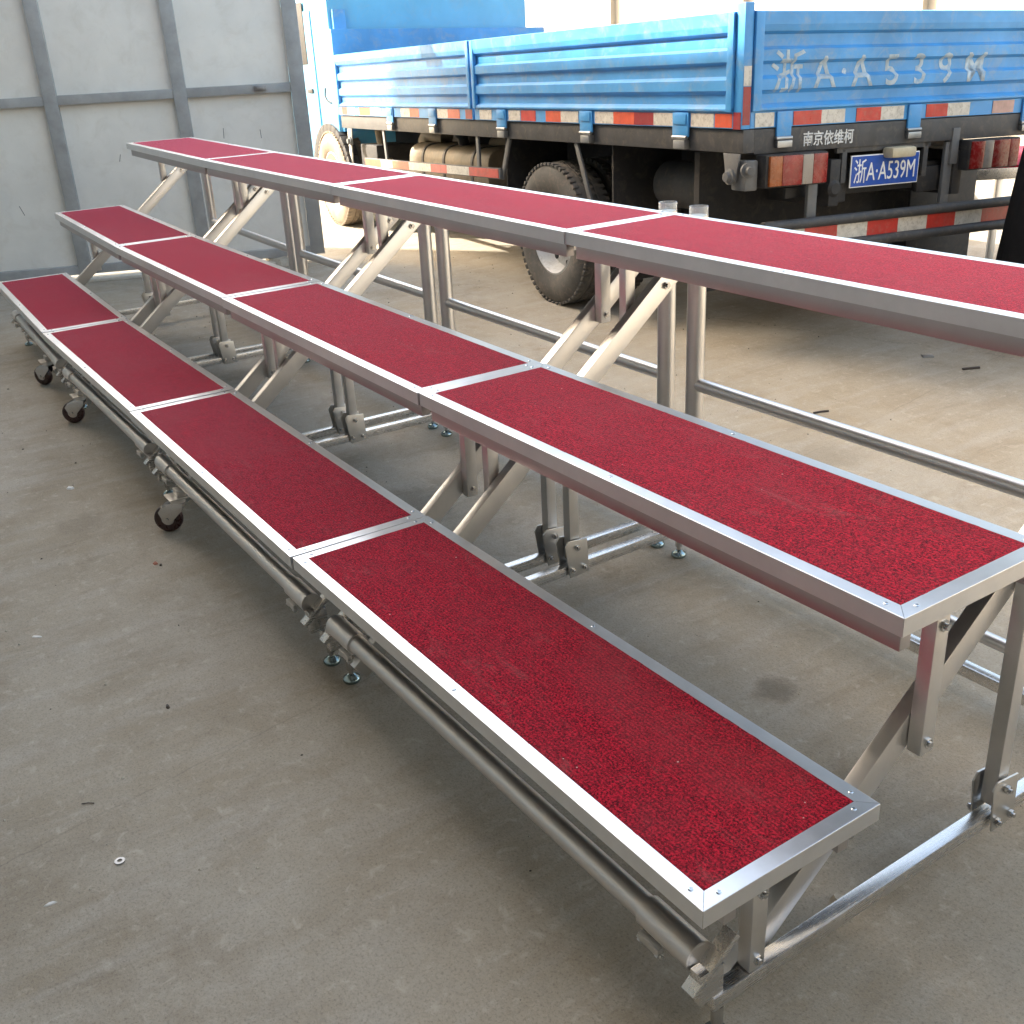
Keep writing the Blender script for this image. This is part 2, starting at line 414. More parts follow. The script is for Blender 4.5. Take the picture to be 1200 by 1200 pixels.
# workshop building whose shade covers the yard (stands outside the picture, on the left)
bm = B()
foot = [(-14.4, -2.5, 0), (10, -4.6, 0), (12, -16, 0), (-26, -15.7, 0)]
b_prism(bm, foot, (0, 0, 8.0))
wb = thing('unseen_workshop_building', 'tall pale workshop building left of the yard, outside the picture', 'building')
obj('wall', bm, M['workshop'], wb, smooth=False)
bm = B(); b_prism(bm, [(3.6, -4.0, 0), (12, -4.0, 0), (12, 7.0, 0), (3.6, 6.0, 0)], (0, 0, 5.5)); obj('sky_blocker_wing', bm, M['sky_blocker'], wb, smooth=False)  # unseen wing added behind the camera to cut sky light
bm = B(); b_prism(bm, [(-7.8, -3.2, 4.4), (9.5, -4.6, 4.4), (9.5, -0.9, 4.2), (-7.8, -0.6, 4.2)], (0, 0, 0.12)); obj('sky_blocker_eave', bm, M['sky_blocker'], wb, smooth=False)  # unseen overhang added to darken the ground in the foreground
for k in range(5):
    bm = B(); x = -12 + k * 4.4; y = -2.5 - (x + 14.4) * 2.1 / 24.4
    b_box(bm, (x, y + 0.012, 5.2), (2.2, 0.04, 1.2), 0.005, Matrix.Rotation(-0.0859, 3, 'Z'))
    obj('window', bm, M['dusty_grey'], wb, smooth=False)

# pale boundary wall at the back of the yard
bm = B()
b_box(bm, (-9, 14.0, 1.5), (44, 0.25, 3.0))
wall = thing('yard_wall', 'pale sunlit boundary wall far behind the blue truck', 'wall')
obj('wall_face', bm, M['render_wall'], wall, smooth=False)
bm = B(); b_box(bm, (-9, 14.0, 3.05), (44.1, 0.33, 0.1), 0.01); obj('coping', bm, M['coping_sunlit_strip'], wall, smooth=False)
for k in range(12):
    bm = B(); b_box(bm, (-29 + k * 3.7, 13.82, 1.5), (0.3, 0.12, 3.0), 0.008)
    obj('pilaster', bm, M['render_wall'], wall, smooth=False)


# ================================================================ RISER SECTIONS
L = 1.45
TOP = (0.3669, 0.7042, 1.0400)
YF = (0.0, 0.3892, 0.8546)
DEP = 0.3842
FX = L / 2 - 0.055            # frame planes
TW, FH, TT = 0.029, 0.033, 0.0025   # trim width, fascia height, thickness

def trim_mesh(lx, y0, y1, z):
    """Four mitred angle strips round a board top."""
    bm = B(); x0, x1 = -lx / 2, lx / 2
    cs = [Vector((x0, y0, 0)), Vector((x1, y0, 0)), Vector((x1, y1, 0)), Vector((x0, y1, 0))]
    ns = [Vector((0, 1, 0)), Vector((-1, 0, 0)), Vector((0, -1, 0)), Vector((1, 0, 0))]
    for k in range(4):
        a = cs[k]; b = cs[(k + 1) % 4]; n = ns[k]; d = (b - a).normalized(); g = 0.0005
        prof = [(0, z - FH), (0, z), (TW, z), (TW, z - TT), (TT, z - TT), (TT, z - FH)]
        ra = [bm.verts.new(Vector((0, 0, zz)) + a + n * o + d * (o + g)) for o, zz in prof]
        rb = [bm.verts.new(Vector((0, 0, zz)) + b + n * o - d * (o + g)) for o, zz in prof]
        fs = [bm.faces.new(ra[::-1]), bm.faces.new(rb)]
        for i in range(6):
            j = (i + 1) % 6
            fs.append(bm.faces.new((ra[i], ra[j], rb[j], rb[i])))
        es = [e for f in fs for e in f.edges]
        e_sel = [e for e in set(es) if (e.verts[0] is ra[1] and e.verts[1] is rb[1]) or (e.verts[1] is ra[1] and e.verts[0] is rb[1])]
        bmesh.ops.bevel(bm, geom=e_sel, offset=0.0012, segments=2, profile=0.5, affect='EDGES')
    return bm

def screw_mesh():
    bm = B()
    b_lathe(bm, (0, 0, 0), (0, 0, 1), [(0.0044, 0), (0.0042, 0.0010), (0.0028, 0.0019), (0.0012, 0.0020), (0.0011, 0.0012), (0, 0.0012)], 12)
    return bm

def b_bolt(bm, c, ax, L1, r=0.005):
    ax = Vector(ax).normalized(); c = Vector(c)
    b_tube(bm, [c - ax * L1, c + ax * L1], r, 10)
    for s in (-1, 1):
        q = c + ax * (L1 - 0.012) * s
        b_tube(bm, [q, q + ax * 0.007 * s], r * 1.9, 6)

def make_section():
    root = thing('riser_section', 'riser section', 'choral riser', (0, 0, 0), 0, 'red carpeted riser sections joined in a row')
    lx = L - 0.003
    screw_src = None
    for k in range(3):
        z, y0 = TOP[k], YF[k]; y1 = y0 + DEP
        bd = obj('step_board', trim_mesh(lx, y0, y1, z), M['trim'], root, ang=20)
        bm = B(); b_box(bm, (0, (y0 + y1) / 2, z - 0.0155), (lx - 2 * TW + 0.004 - 0.006, DEP - 2 * TW + 0.004 - 0.006, 0.019), 0.0015)
        # carpet sheet just under the trim lip, slightly uneven pile height
        bm2 = B()
        nx, ny = 90, 22
        X0 = -lx / 2 + TW - 0.0005; X1 = -X0; Y0 = y0 + TW - 0.0005; Y1 = y1 - TW + 0.0005
        g = [[bm2.verts.new((X0 + (X1 - X0) * i / nx, Y0 + (Y1 - Y0) * j / ny, z - 0.0002 + random.gauss(0, 0.00015))) for j in range(ny + 1)] for i in range(nx + 1)]
        for i in range(nx):
            for j in range(ny):
                bm2.faces.new((g[i][j], g[i + 1][j], g[i + 1][j + 1], g[i][j + 1]))
        obj('board_core', bm, M['dusty_grey'], bd)
        obj('carpet', bm2, M['carpet'], bd, ang=180)
        # perimeter box beam below the trim
        bm = B(); bh = 0.037; zc = z - FH - bh / 2 + 0.001; ins = 0.055 if k == 0 else 0.014
        b_bar(bm, (-lx / 2 + 0.03, y0 + ins + 0.0125, zc), (lx / 2 - 0.012, y0 + ins + 0.0125, zc), bh, 0.025, 0.0018, Vector((0, 0, 1)))
        obj('support_beam', bm, M['beam'], bd); bm = B()
        b_bar(bm, (-lx / 2 + 0.03, y1 - ins - 0.0125, zc), (lx / 2 - 0.012, y1 - ins - 0.0125, zc), bh, 0.025, 0.0018, Vector((0, 0, 1)))
        obj('support_beam', bm, M['beam'], bd)
        for xx in (-FX, 0, FX):
            bm = B(); b_bar(bm, (xx, y0 + 0.0385, z - 0.048), (xx, y1 - 0.0385, z - 0.048), 0.03, 0.028, 0.0015)
            obj('cross_bar', bm, M['rail'], bd)
        m = TW / 2
        sp = []
        for sx in (-1, 1):
            for sy in (0, 1):
                yy = y0 + m if sy == 0 else y1 - m
                sp.append((sx * (lx / 2 - 0.045), yy)); sp.append((sx * (lx / 2 - m), yy + (0.03 if sy == 0 else -0.03)))
            sp.append((sx * lx * 0.0 + (0.02 if sx > 0 else 0), y0 + m if sx > 0 else y1 - m))
        for (sx, sy) in sp:
            if screw_src is None:
                screw_src = obj('screw', screw_mesh(), M['zinc'], bd); s_ = screw_src
            else:
                s_ = screw_src.copy(); C.objects.link(s_); s_.parent = bd
            s_.location = (sx + random.uniform(-.003, .003), sy + random.uniform(-.002, .002), z - 0.0001)
    # the two folding end frames
    for s in (-1, 1):
        x = s * FX
        bm = B(); b_bar(bm, (x, 0.07, 0.096), (x, 1.235, 0.096), 0.027, 0.030, 0.0025)
        obj('ground_rail', bm, M['rail'], root)
        xd = x - s * 0.0305
        bm = B(); b_bar(bm, (xd, 0.10, -0.008 + 0.05 + 0.0), (xd, 1.205, 0.9455), 0.029, 0.054, 0.003)
        db = obj('diagonal_beam', bm, M['tube'], root)
        for yy in (0.40, 0.83, 1.12):
            bm = B(); b_bolt(bm, (xd, yy, 0.035 + 0.863 * (yy - 0.15)), (1, 0, 0), 0.026, 0.0055)
            obj('bolt', bm, M['chrome'], db)
        for k in range(3):
            yp = YF[k] + 0.165
            zd = 0.035 + 0.863 * (yp - 0.15)
            xp = xd + s * 0.0295
            bm = B(); b_bar(bm, (xp, yp, max(zd - 0.022, 0.115)), (xp, yp, TOP[k] - 0.037), 0.028, 0.034, 0.0025)
            fp = obj('front_post', bm, M['tube'], root)
            bm = B(); b_bolt(bm, (xp, yp, TOP[k] - 0.09), (1, 0, 0), 0.024, 0.0055)
            obj('bolt', bm, M['chrome'], fp); bm = B()
            b_bolt(bm, (xp, yp, max(zd, 0.135)), (1, 0, 0), 0.022, 0.005)
            obj('bolt', bm, M['chrome'], fp)
        bm = B(); b_bar(bm, (x, 0.812, 0.125), (x, 0.812, 0.655), 0.030, 0.033, 0.0025)
        obj('middle_post', bm, M['tube'], root)
        # pair of bracket plates on the rail
        for t in (-1, 1):
            bm = B()
            xx = x + t * 0.019
            b_prism(bm, [(xx, 0.772, 0.178), (xx, 0.783, 0.194), (xx, 0.850, 0.186), (xx, 0.856, 0.078), (xx, 0.788, 0.076)], (t * 0.004, 0, 0), 0.0008)
            br = obj('bracket_plate', bm, M['plate'], root)
            if t == 1:
                for (yy, zz) in ((0.812, 0.168), (0.838, 0.098), (0.795, 0.10)):
                    bm = B(); b_bolt(bm, (x, yy, zz), (1, 0, 0), 0.036, 0.0045)
                    obj('bolt', bm, M['chrome'], br)
        # round rear post with its handrail socket
        xr = s * (L / 2 - 0.068) - 0.003
        bm = B(); b_tube(bm, [(xr, 1.2665, 0.075), (xr, 1.2665, 1.036)], 0.0265, 24)
        rp = obj('rear_post', bm, M['tube'], root)
        bm = B(); b_lathe(bm, (xr, 1.2665, 1.036), (0, 0, 1), [(0.0238, 0), (0.0238, 0.024), (0.0262, 0.024), (0.0262, 0.0)], 28)
        obj('post_socket', bm, M['clear'], rp)
        # levelling feet
        for yy in (0.092, 1.225):
            bm = B()
            b_tube(bm, [(x, yy, 0.01), (x, yy, 0.082)], 0.006, 12)
            b_tube(bm, [(x, yy, 0.035), (x, yy, 0.075)], 0.0105, 12)
            lf = obj('levelling_foot', bm, M['chrome'], root)
            bm = B(); b_lathe(bm, (x, yy, 0), (0, 0, 1), [(0.0, 0.0), (0.021, 0.0), (0.0235, 0.005), (0.022, 0.012), (0.012, 0.018), (0.008, 0.022), (0, 0.022)], 24)
            obj('foot_pad', bm, M['pad'], lf, ang=50)
    # long tubes
    bm = B(); b_tube(bm, [(-FX + 0.0136, 0.062, 0.185), (FX - 0.0136, 0.062, 0.185)], 0.0225, 24)
    fpipe = obj('front_pipe', bm, M['pipe'], root)
    for s in (-1, 1):
        bm = B(); b_tube(bm, [(s * (FX - 0.014), 0.062, 0.185), (s * (FX - 0.135), 0.062, 0.185)], 0.0275, 24)
        sl = obj('pipe_sleeve', bm, M['pipe'], fpipe)
        bm = B()
        b_box(bm, (s * (FX - 0.105), 0.040, 0.150), (0.05, 0.012, 0.016), 0.002)
        b_bolt(bm, (s * (FX - 0.105), 0.04, 0.143), (1, 0, 0), 0.03, 0.004)
        obj('clip', bm, M['plate'], sl)
        bm = B()    # sloping end lug that ties the pipe to the rail
        b_bar(bm, (s * FX, 0.028, 0.140), (s * FX, 0.118, 0.217), 0.0275, 0.012, 0.001)
        b_bar(bm, (s * FX, 0.066, 0.112), (s * FX, 0.066, 0.175), 0.024, 0.05, 0.001)
        obj('end_lug', bm, M['rail'], fpipe)
    bm = B()
    b_box(bm, (-FX + 0.22, 0.155, 0.245), (0.22, 0.012, 0.04), 0.002)
    for k in range(4): b_box(bm, (-FX + 0.14 + k * 0.055, 0.142, 0.245), (0.024, 0.016, 0.05), 0.003)
    obj('hinge_strip', bm, M['dusty_grey'], root)
    bm = B(); b_tube(bm, [(-FX + 0.02, 1.2665, 0.555), (FX - 0.02, 1.2665, 0.555)], 0.0195, 24)
    obj('rear_pipe', bm, M['pipe'], root)
    bm = B(); b_tube(bm, [(-FX + 0.02, 1.2665, 0.165), (FX - 0.02, 1.2665, 0.165)], 0.0165, 20)
    obj('lower_rear_pipe', bm, M['pipe'], root)
    bm = B(); b_bar(bm, (-FX + 0.014, 1.215, 0.096), (FX - 0.014, 1.215, 0.096), 0.030, 0.028, 0.002, Vector((0, 0, 1)))
    obj('rear_foot_rail', bm, M['rail'], root)
    return root

def add_caster(root, xw, y, rz):
    """Castor whose wheel touches the ground at (xw, y) in section space; it hangs under the front pipe."""
    swing = math.radians(-123) - rz
    rot = Matrix.Rotation(swing, 3, 'Z'); R0 = 0.049
    ax = rot @ Vector((0, 1, 0)); fw = rot @ Vector((1, 0, 0)); up = Vector((0, 0, 1))
    c = Vector((xw, y, R0)); piv = c - fw * 0.042
    bm = B()
    b_box(bm, (piv.x, piv.y, 0.128), (0.075, 0.07, 0.005), 0.001)
    b_box(bm, (piv.x, (piv.y + 0.06) / 2 + 0.01, 0.142), (0.05, 0.05, 0.022), 0.002)
    b_tube(bm, [(piv.x, piv.y, 0.108), (piv.x, piv.y, 0.128)], 0.026, 22)
    ca = obj('caster', bm, M['plate'], root)
    bm = B(); w = 0.016
    b_lathe(bm, c, ax, [(0.012, -w), (R0 * .8, -w), (R0 * .95, -w * .75), (R0, -w * .3), (R0, w * .3), (R0 * .95, w * .75), (R0 * .8, w), (0.012, w)], 40)
    obj('caster_wheel', bm, M['caster_red'], ca)
    bm = B(); b_lathe(bm, c, ax, [(0, -w - .002), (0.02, -w - .002), (0.022, -w), (0.022, w), (0.02, w + .002), (0, w + .002)], 24)
    obj('wheel_hub', bm, M['chrome'], ca)
    bm = B()
    for s in (-1, 1):      # cheeks and hood of the fork
        o = c + ax * s * 0.0195
        poly = [o + fw * .012 - up * .012, o - fw * .012 - up * .012, o - fw * .06 + up * .036, o - fw * .062 + up * .058, o - fw * .02 + up * .060, o + fw * .012 + up * .046, o + fw * .026 + up * .026]
        b_prism(bm, poly, ax * s * 0.003, 0.0006)
    hood = [(-.062, .0555), (-.02, .0585), (.010, .0475), (.026, .027)]
    for (a0, z0), (a1, z1) in zip(hood, hood[1:]):
        b_bar(bm, c + fw * a0 + up * z0, c + fw * a1 + up * z1, 0.041, 0.003, 0, ax)
    b_tube(bm, [c - ax * 0.026, c + ax * 0.026], 0.006, 20)
    obj('caster_fork', bm, M['chrome'], ca)

SEC = [(-0.0123, 0.0048, -0.0236), (-0.0009, -0.006, 0.0044), (0.0052, -0.005, 0.0024), (0.008, 0.0062, 0.0156)]
LAB = ['farthest red carpeted riser section, standing nearest the grey gate',
       'second red riser section from the grey gate, one caster under its front',
       'third red riser section from the grey gate, with a caster by its front feet',
       'nearest and largest looking red riser section, its end facing the camera']
proto = make_section()
sections = []
for i in range(4):
    o = proto if i == 3 else copy_tree(proto)
    dx, dy, a = SEC[i]
    o.location = (L * (i - 3.5 + dx), L * dy, 0); o.rotation_euler = (0, 0, a)
    o['label'] = LAB[i]
    sections.append(o)
add_caster(sections[2], -2.635 - (L * (-1.5 + SEC[2][0])), 0.004, SEC[2][2])
add_caster(sections[1], -4.10 - (L * (-2.5 + SEC[1][0])), 0.015, SEC[1][2])
add_caster(sections[0], -4.84 - (L * (-3.5 + SEC[0][0])), 0.02, SEC[0][2] + 0.35)
for i, o in enumerate(sections):
    for p in o.children:
        if not p.name.startswith('rear_post'): continue
        right = sum(v.co.x for v in p.data.vertices) > 0
        if not ((i == 3 and not right) or (i == 2 and right)): p.location.z = -0.034
# a low stage table standing in the sun behind the truck
st = thing('stage_table', 'low red topped stage table in the sun past the truck tail, at the right edge', 'stage', (-3.02, 4.74, 0), math.radians(56.8))
bm = B(); b_box(bm, (0.95, 0.45, 0.697), (1.9, 0.9, 0.012), 0.002); obj('carpet_top', bm, M['carpet'], st)
for (xa, ya, xb, yb) in ((0, 0, 1.9, 0), (0, 0.9, 1.9, 0.9), (0, 0.02, 0, 0.88), (1.9, 0.02, 1.9, 0.88)):
    bm = B(); b_bar(bm, (xa, ya, 0.661), (xb, yb, 0.661), 0.06, 0.03, 0.002, Vector((0, 0, 1))); obj('table_rail', bm, M['rail'], st)
for (x, y) in ((0.22, 0.03), (1.70, 0.03), (0.22, 0.87), (1.70, 0.87)):
    bm = B(); b_bar(bm, (x, y, 0.0), (x, y, 0.63), 0.035, 0.035, 0.002); obj('leg', bm, M['tube'], st)
for y in (0.03, 0.87):
    bm = B(); b_bar(bm, (0.03, y, 0.60), (0.20, y, 0.40), 0.022, 0.03, 0.002, Vector((0, 1, 0))); obj('brace', bm, M['tube'], st)
    bm = B(); b_tube(bm, [(0.24, y, 0.36), (1.68, y, 0.36)], 0.018); obj('lower_pipe', bm, M['pipe'], st)

# ================================================================ GATE
g0 = Vector((-7.70, 0.29, 0)); ge = Vector((0.355921, 0.934516, 0))
gate = thing('yard_gate', 'pale grey sheet metal yard gate with darker grey frame', 'gate', g0, math.atan2(ge.y, ge.x))
# local x runs along the gate to its free edge, local y = away from the camera
bm = B()
for (xa, xb) in ((-3.2, -1.21), (-1.12, -0.41), (-0.32, 0.555), (0.645, 1.42), (1.51, 2.232)):
    for za, zb in ((0.109, 1.203), (1.265, 2.249)):
        bm = B(); b_box(bm, ((xa + xb) / 2, 0.026, (za + zb) / 2), (xb - xa, 0.004, zb - za))
        obj('sheet_panel', bm, M['gate_panel'], gate, smooth=False)
for xp in (-1.165, -0.365, 0.60, 1.465, 2.285):
    bm = B(); w = 0.105 if xp > 2 else 0.09
    b_box(bm, (xp, 0.0, 1.15), (w, 0.058, 2.2), 0.004)
    obj('gate_post', bm, M['gate_frame'], gate)
for z in (0.078, 1.234, 2.28):
    xe = [-1.21, -0.41, 0.555, 1.42, 2.2325]
    st = [-3.2, -1.12, -0.32, 0.645, 1.51]
    for a, b in zip(st, xe):
        bm = B(); b_box(bm, ((a + b) / 2, 0.002, z), (b - a, 0.05, 0.062), 0.003)
        obj('gate_rail', bm, M['gate_frame'], gate)
bm = B(); b_box(bm, (2.02, -0.035, 1.238), (0.085, 0.022, 0.035), 0.003); b_box(bm, (2.02, -0.05, 1.238), (0.05, 0.012, 0.02), 0.002)
obj('latch', bm, M['galv'], gate)
bm = B()
rg = random.Random(11)
for (x, z, l, a) in ((0.25, 0.52, 0.07, 1.9), (1.72, 0.95, 0.07, 1.5), (1.98, 0.93, 0.06, 1.6), (1.93, 0.8, 0.05, 1.2), (0.98, 0.83, 0.05, 1.3), (-0.1, 0.9, 0.05, 1.1), (1.78, 0.62, 0.05, 1.7)):
    d = Vector((math.cos(a), 0, math.sin(a)))
    bm = B(); b_bar(bm, Vector((x, 0.0235, z)) - d * l / 2, Vector((x, 0.0235, z)) + d * l / 2, 0.004, 0.0014, 0)
    obj('scratch_mark', bm, M['scratch'], gate, smooth=False)

bm = B(); b_box(bm, (0, 0, 0.012), (2.3, 0.22, 0.024), 0.006)  # pale strip added in place of sunlit ground showing beneath the gate
th = obj('sunlit_strip', bm, M['coping_sunlit_strip']); th.location = (-7.42, 1.05, 0); th.rotation_euler = (0, 0, math.atan2(ge.y, ge.x))
tag(th, 'pale raised strip standing in for sunlit ground under the grey gate', 'sunlit strip')

# ================================================================ TRUCK
TR = thing('cargo_truck', 'blue open bed cargo truck with red and white reflective strips', 'truck', (-2.71174549, 2.70351531, 0), -0.0994)
def tz(s, t): return -0.0265 * s - 0.033 * t
def V(s, t, z, sprung=True):
    return Vector((-s, t, z + (tz(s, t) if sprung else 0)))
def warp(bm):
    """Tilt a sprung mesh built in plain truck coordinates (x = -s, y = t)."""
    for v in bm.verts: v.co.z += tz(-v.co.x, v.co.y)
def tobj(name, bm, mat, parent=TR, sprung=True, **k):
    if sprung: warp(bm)
    return obj(name, bm, mat, parent, **k)
def sbox(bm, s0, s1, t0, t1, z0, z1, bev=0.0):
    return b_box(bm, (-(s0 + s1) / 2, (t0 + t1) / 2, (z0 + z1) / 2), (abs(s1 - s0), abs(t1 - t0), abs(z1 - z0)), bev)

WID = 2.0
# bed floor and its dark frame rails
bm = B(); sbox(bm, 0.05, 5.30, 0.05, WID - 0.05, 1.087, 1.115); tobj('bed_floor', bm, M['under_black'], smooth=False)
bm = B(); sbox(bm, -0.004, 5.32, 0.012, 0.075, 0.985, 1.083, 0.004); tobj('side_rail', bm, M['under_grey'])
bm = B(); sbox(bm, -0.004, 5.32, WID - 0.075, WID - 0.012, 0.985, 1.083, 0.004); tobj('side_rail', bm, M['under_grey'])
bm = B(); sbox(bm, 0.001, 0.07, 0.078, WID - 0.078, 0.978, 1.082, 0.004); rb = tobj('rear_beam', bm, M['under_grey'])
text_obj('maker_lettering', '南京依维柯', 0.066, M['white_paint'], rb, (0.0002, 0.352, 1.004 + tz(0, 0.35)), (0, 1, -0.033), (0, 0, 1), 0.0012, 0.92, 0.0009)

# corrugated side boards
def corrugated(s0, s1, flip=False):
    """Profile (outward offset, z) swept along the side."""
    prof = [(0.0, 1.087), (0.0, 1.152), (0.012, 1.160), (0.012, 1.168), (0.0, 1.178), (-0.014, 1.186), (-0.014, 1.225), (-0.004, 1.236),
            (0.006, 1.242), (0.006, 1.285), (-0.004, 1.292), (-0.014, 1.300), (-0.014, 1.345), (0.006, 1.358), (0.006, 1.402), (-0.014, 1.415),
            (-0.014, 1.462), (0.006, 1.474), (0.012, 1.50), (0.012, 1.55), (-0.02, 1.555)]
    return prof
def side_board(name, s0, s1, side=0, parent=TR):
    bm = B(); prof = corrugated(s0, s1)
    t0 = 0.0 if side == 0 else WID
    sg = -1 if side == 0 else 1
    rings = []
    n = 8
    for i in range(n + 1):
        s = s0 + (s1 - s0) * i / n
        rings.append([bm.verts.new((-s, t0 + sg * o, z)) for o, z in prof] + [bm.verts.new((-s, t0 - sg * 0.035, z)) for z in (1.555, 1.087)])
    m = len(rings[0])
    for a, b in zip(rings, rings[1:]):
        for k in range(m): bm.faces.new((a[k], a[(k + 1) % m], b[(k + 1) % m], b[k]))
    bm.faces.new(rings[0]); bm.faces.new(rings[-1][::-1])
    o = tobj(name, bm, M['truck_blue'], parent, ang=12)
    for s in (s0 + 0.02, s1 - 0.02):
        bm = B(); sbox(bm, s - 0.02, s + 0.02, t0 - 0.014 if side == 0 else t0 - .01, t0 + 0.01 if side == 0 else t0 + .014, 1.155, 1.548, 0.003)
        tobj('end_stile', bm, M['truck_blue'], o)
    return o
sb1 = side_board('side_board', 0.055, 2.66)
sb2 = side_board('side_board', 2.69, 5.30)
side_board('side_board', 0.055, 5.30, 1)
# head board
bm = B(); sbox(bm, 5.31, 5.36, 0.0, WID, 1.087, 1.75, 0.004); tobj('head_board', bm, M['truck_blue'])
# tail gate
bm = B(); prof = corrugated(0, 0); rings = []
for i in range(2):
    t = 0.052 if i == 0 else WID - 0.052
    rings.append([bm.verts.new((o, t, z)) for o, z in prof] + [bm.verts.new((-0.035, t, z)) for z in (1.555, 1.087)])
m_ = len(rings[0])
for k in range(m_): bm.faces.new((rings[0][k], rings[0][(k + 1) % m_], rings[1][(k + 1) % m_], rings[1][k]))
bm.faces.new(rings[0]); bm.faces.new(rings[1][::-1])
tg = tobj('tailgate', bm, M['truck_blue'], ang=12)
for t in (0.075, WID - 0.075):
    bm = B(); b_box(bm, (0.0, t, 1.352), (0.028, 0.045, 0.39), 0.003)
    tobj('end_stile', bm, M['truck_blue'], tg)
PROF = corrugated(0, 0)
def rib_x(z):
    for (o0, z0), (o1, z1) in zip(PROF, PROF[1:]):
        if z0 <= z <= z1 and z1 > z0: return o0 + (o1 - o0) * (z - z0) / (z1 - z0)
    return 0.0
for ch, t in zip('浙A·A539M', (0.158, 0.392, 0.555, 0.612, 0.81, 0.985, 1.16, 1.33)):
    o = text_obj('painted_character', ch, 0.185, M['faded_paint'], tg, (0.0, t, 1.243), (0, 1, 0), (0, 0, 1), 0.0, 1.0, 0.002)
    bm = B(); bm.from_mesh(o.data)
    for _, z in PROF:
        bmesh.ops.bisect_plane(bm, geom=bm.verts[:] + bm.edges[:] + bm.faces[:], plane_co=(0, 0, z), plane_no=(0, 0, 1), dist=1e-6)
    for v in bm.verts: v.co.x = rib_x(v.co.z) + 0.0012
    warp(bm); bm.to_mesh(o.data); bm.free()
# corner posts with red tape
for t in (0.0, WID - 0.048):
    bm = B(); b_box(bm, (-0.025, t + 0.024, 1.335), (0.056, 0.048, 0.5), 0.004)
    cp = tobj('corner_post', bm, M['truck_blue'])
    bm = B(); b_box(bm, (0.0038, t + 0.024, 1.18), (0.002, 0.040, 0.155)); tobj('reflective_tape', bm, M['tape_dark'], cp, smooth=False)
    bm = B(); b_box(bm, (0.0038, t + 0.024, 1.30), (0.002, 0.040, 0.08)); tobj('reflective_tape', bm, M['tape_white'], cp, smooth=False)
    if t == 0.0:
        bm = B(); b_box(bm, (-0.027, t - 0.0006, 1.12), (0.05, 0.003, 0.07)); tobj('reflective_tape', bm, M['tape_dark'], cp, smooth=False)

# reflective tapes and latches on the bottom strip
TAPES = [('w', 5.24, 5.30), ('r', 5.10, 5.24), ('w', 4.92, 5.10), ('o', 4.56, 4.82), ('w', 4.34, 4.56), ('w', 3.75, 3.92), ('o', 3.58, 3.75), ('w', 3.08, 3.26), ('o', 2.89, 3.08), ('d', 2.70, 2.80), ('w', 2.42, 2.59),
         ('w', 2.04, 2.19), ('r', 1.85, 2.03), ('o', 1.56, 1.73), ('w', 1.37, 1.56), ('w', 1.02, 1.20), ('o', 0.83, 1.02), ('d', 0.66, 0.828), ('w', 0.49, 0.66), ('w', 0.19, 0.36), ('o', 0.06, 0.182)]
MT = {'w': 'tape_white', 'r': 'tape_red', 'd': 'tape_dark', 'o': 'tape_orange', 'p': 'tape_pink'}
for c, a, b in TAPES:
    bm = B(); sbox(bm, a, b, -0.0016, 0.002, 1.091, 1.149)
    tobj('reflective_tape', bm, M[MT[c]], sb1 if b < 2.7 else sb2, smooth=False)
for s in (0.43, 1.28, 2.275, 3.33, 4.13):
    bm = B(); sbox(bm, s - 0.062, s + 0.062, -0.011, -0.001, 1.045, 1.152, 0.004)
    lt = tobj('latch', bm, M['truck_blue'], sb1 if s < 2.7 else sb2)
    bm = B(); sbox(bm, s - 0.05, s + 0.05, -0.016, -0.012, 1.10, 1.146, 0.002); tobj('latch_flap', bm, M['truck_blue'], lt)
    bm = B(); b_tube(bm, [(-(s - 0.055), -0.012, 1.042), (-(s + 0.055), -0.012, 1.042)], 0.009, 10); sbox(bm, s - 0.05, s + 0.04, -0.022, 0.011, 0.992, 1.03, 0.004)
    tobj('latch_pin', bm, M['galv'], lt)
for c, a, b in [('w', .075, .18), ('r', .29, .45), ('w', .45, .59), ('r', .66, .81), ('w', .81, .955), ('r', 1.10, 1.24), ('w', 1.24, 1.39), ('p', 1.55, 1.70), ('r', 1.76, 1.88)]:
    bm = B(); b_box(bm, (0.0016, (a + b) / 2, 1.120), (0.003, b - a, 0.058)); tobj('reflective_tape', bm, M[MT[c]], tg, smooth=False)
for t in (0.232, 1.02, 1.80):
    bm = B(); b_box(bm, (0.0065, t, 1.098), (0.012, 0.082, 0.108), 0.004); lt = tobj('latch', bm, M['truck_blue'], tg)
    bm = B(); b_tube(bm, [(0.011, t - 0.045, 1.04), (0.011, t + 0.045, 1.04)], 0.009, 10); b_box(bm, (0.012, t, 1.015), (0.022, 0.085, 0.03), 0.004); tobj('latch_pin', bm, M['galv'], lt)

# hinge arms under the rear corner
for s, zlow in ((0.06, 0.865), (5.1, 0.88)):
    bm = B()
    b_prism(bm, [(-(s - 0.06), 0.0, 0.984), (-(s + 0.055), 0.0, 0.984), (-(s + 0.03), 0.0, 0.86), (-(s - 0.03), 0.0, 0.86)], (0, 0.008, 0), 0.001)
    b_lathe(bm, (-s, 0.0, 0.885), (0, 1, 0), [(0, -0.03), (0.02, -0.03), (0.022, -0.012), (0.034, -0.010), (0.034, 0.01), (0, 0.01)], 16)
    tobj('bed_bracket', bm, M['dusty_grey'])

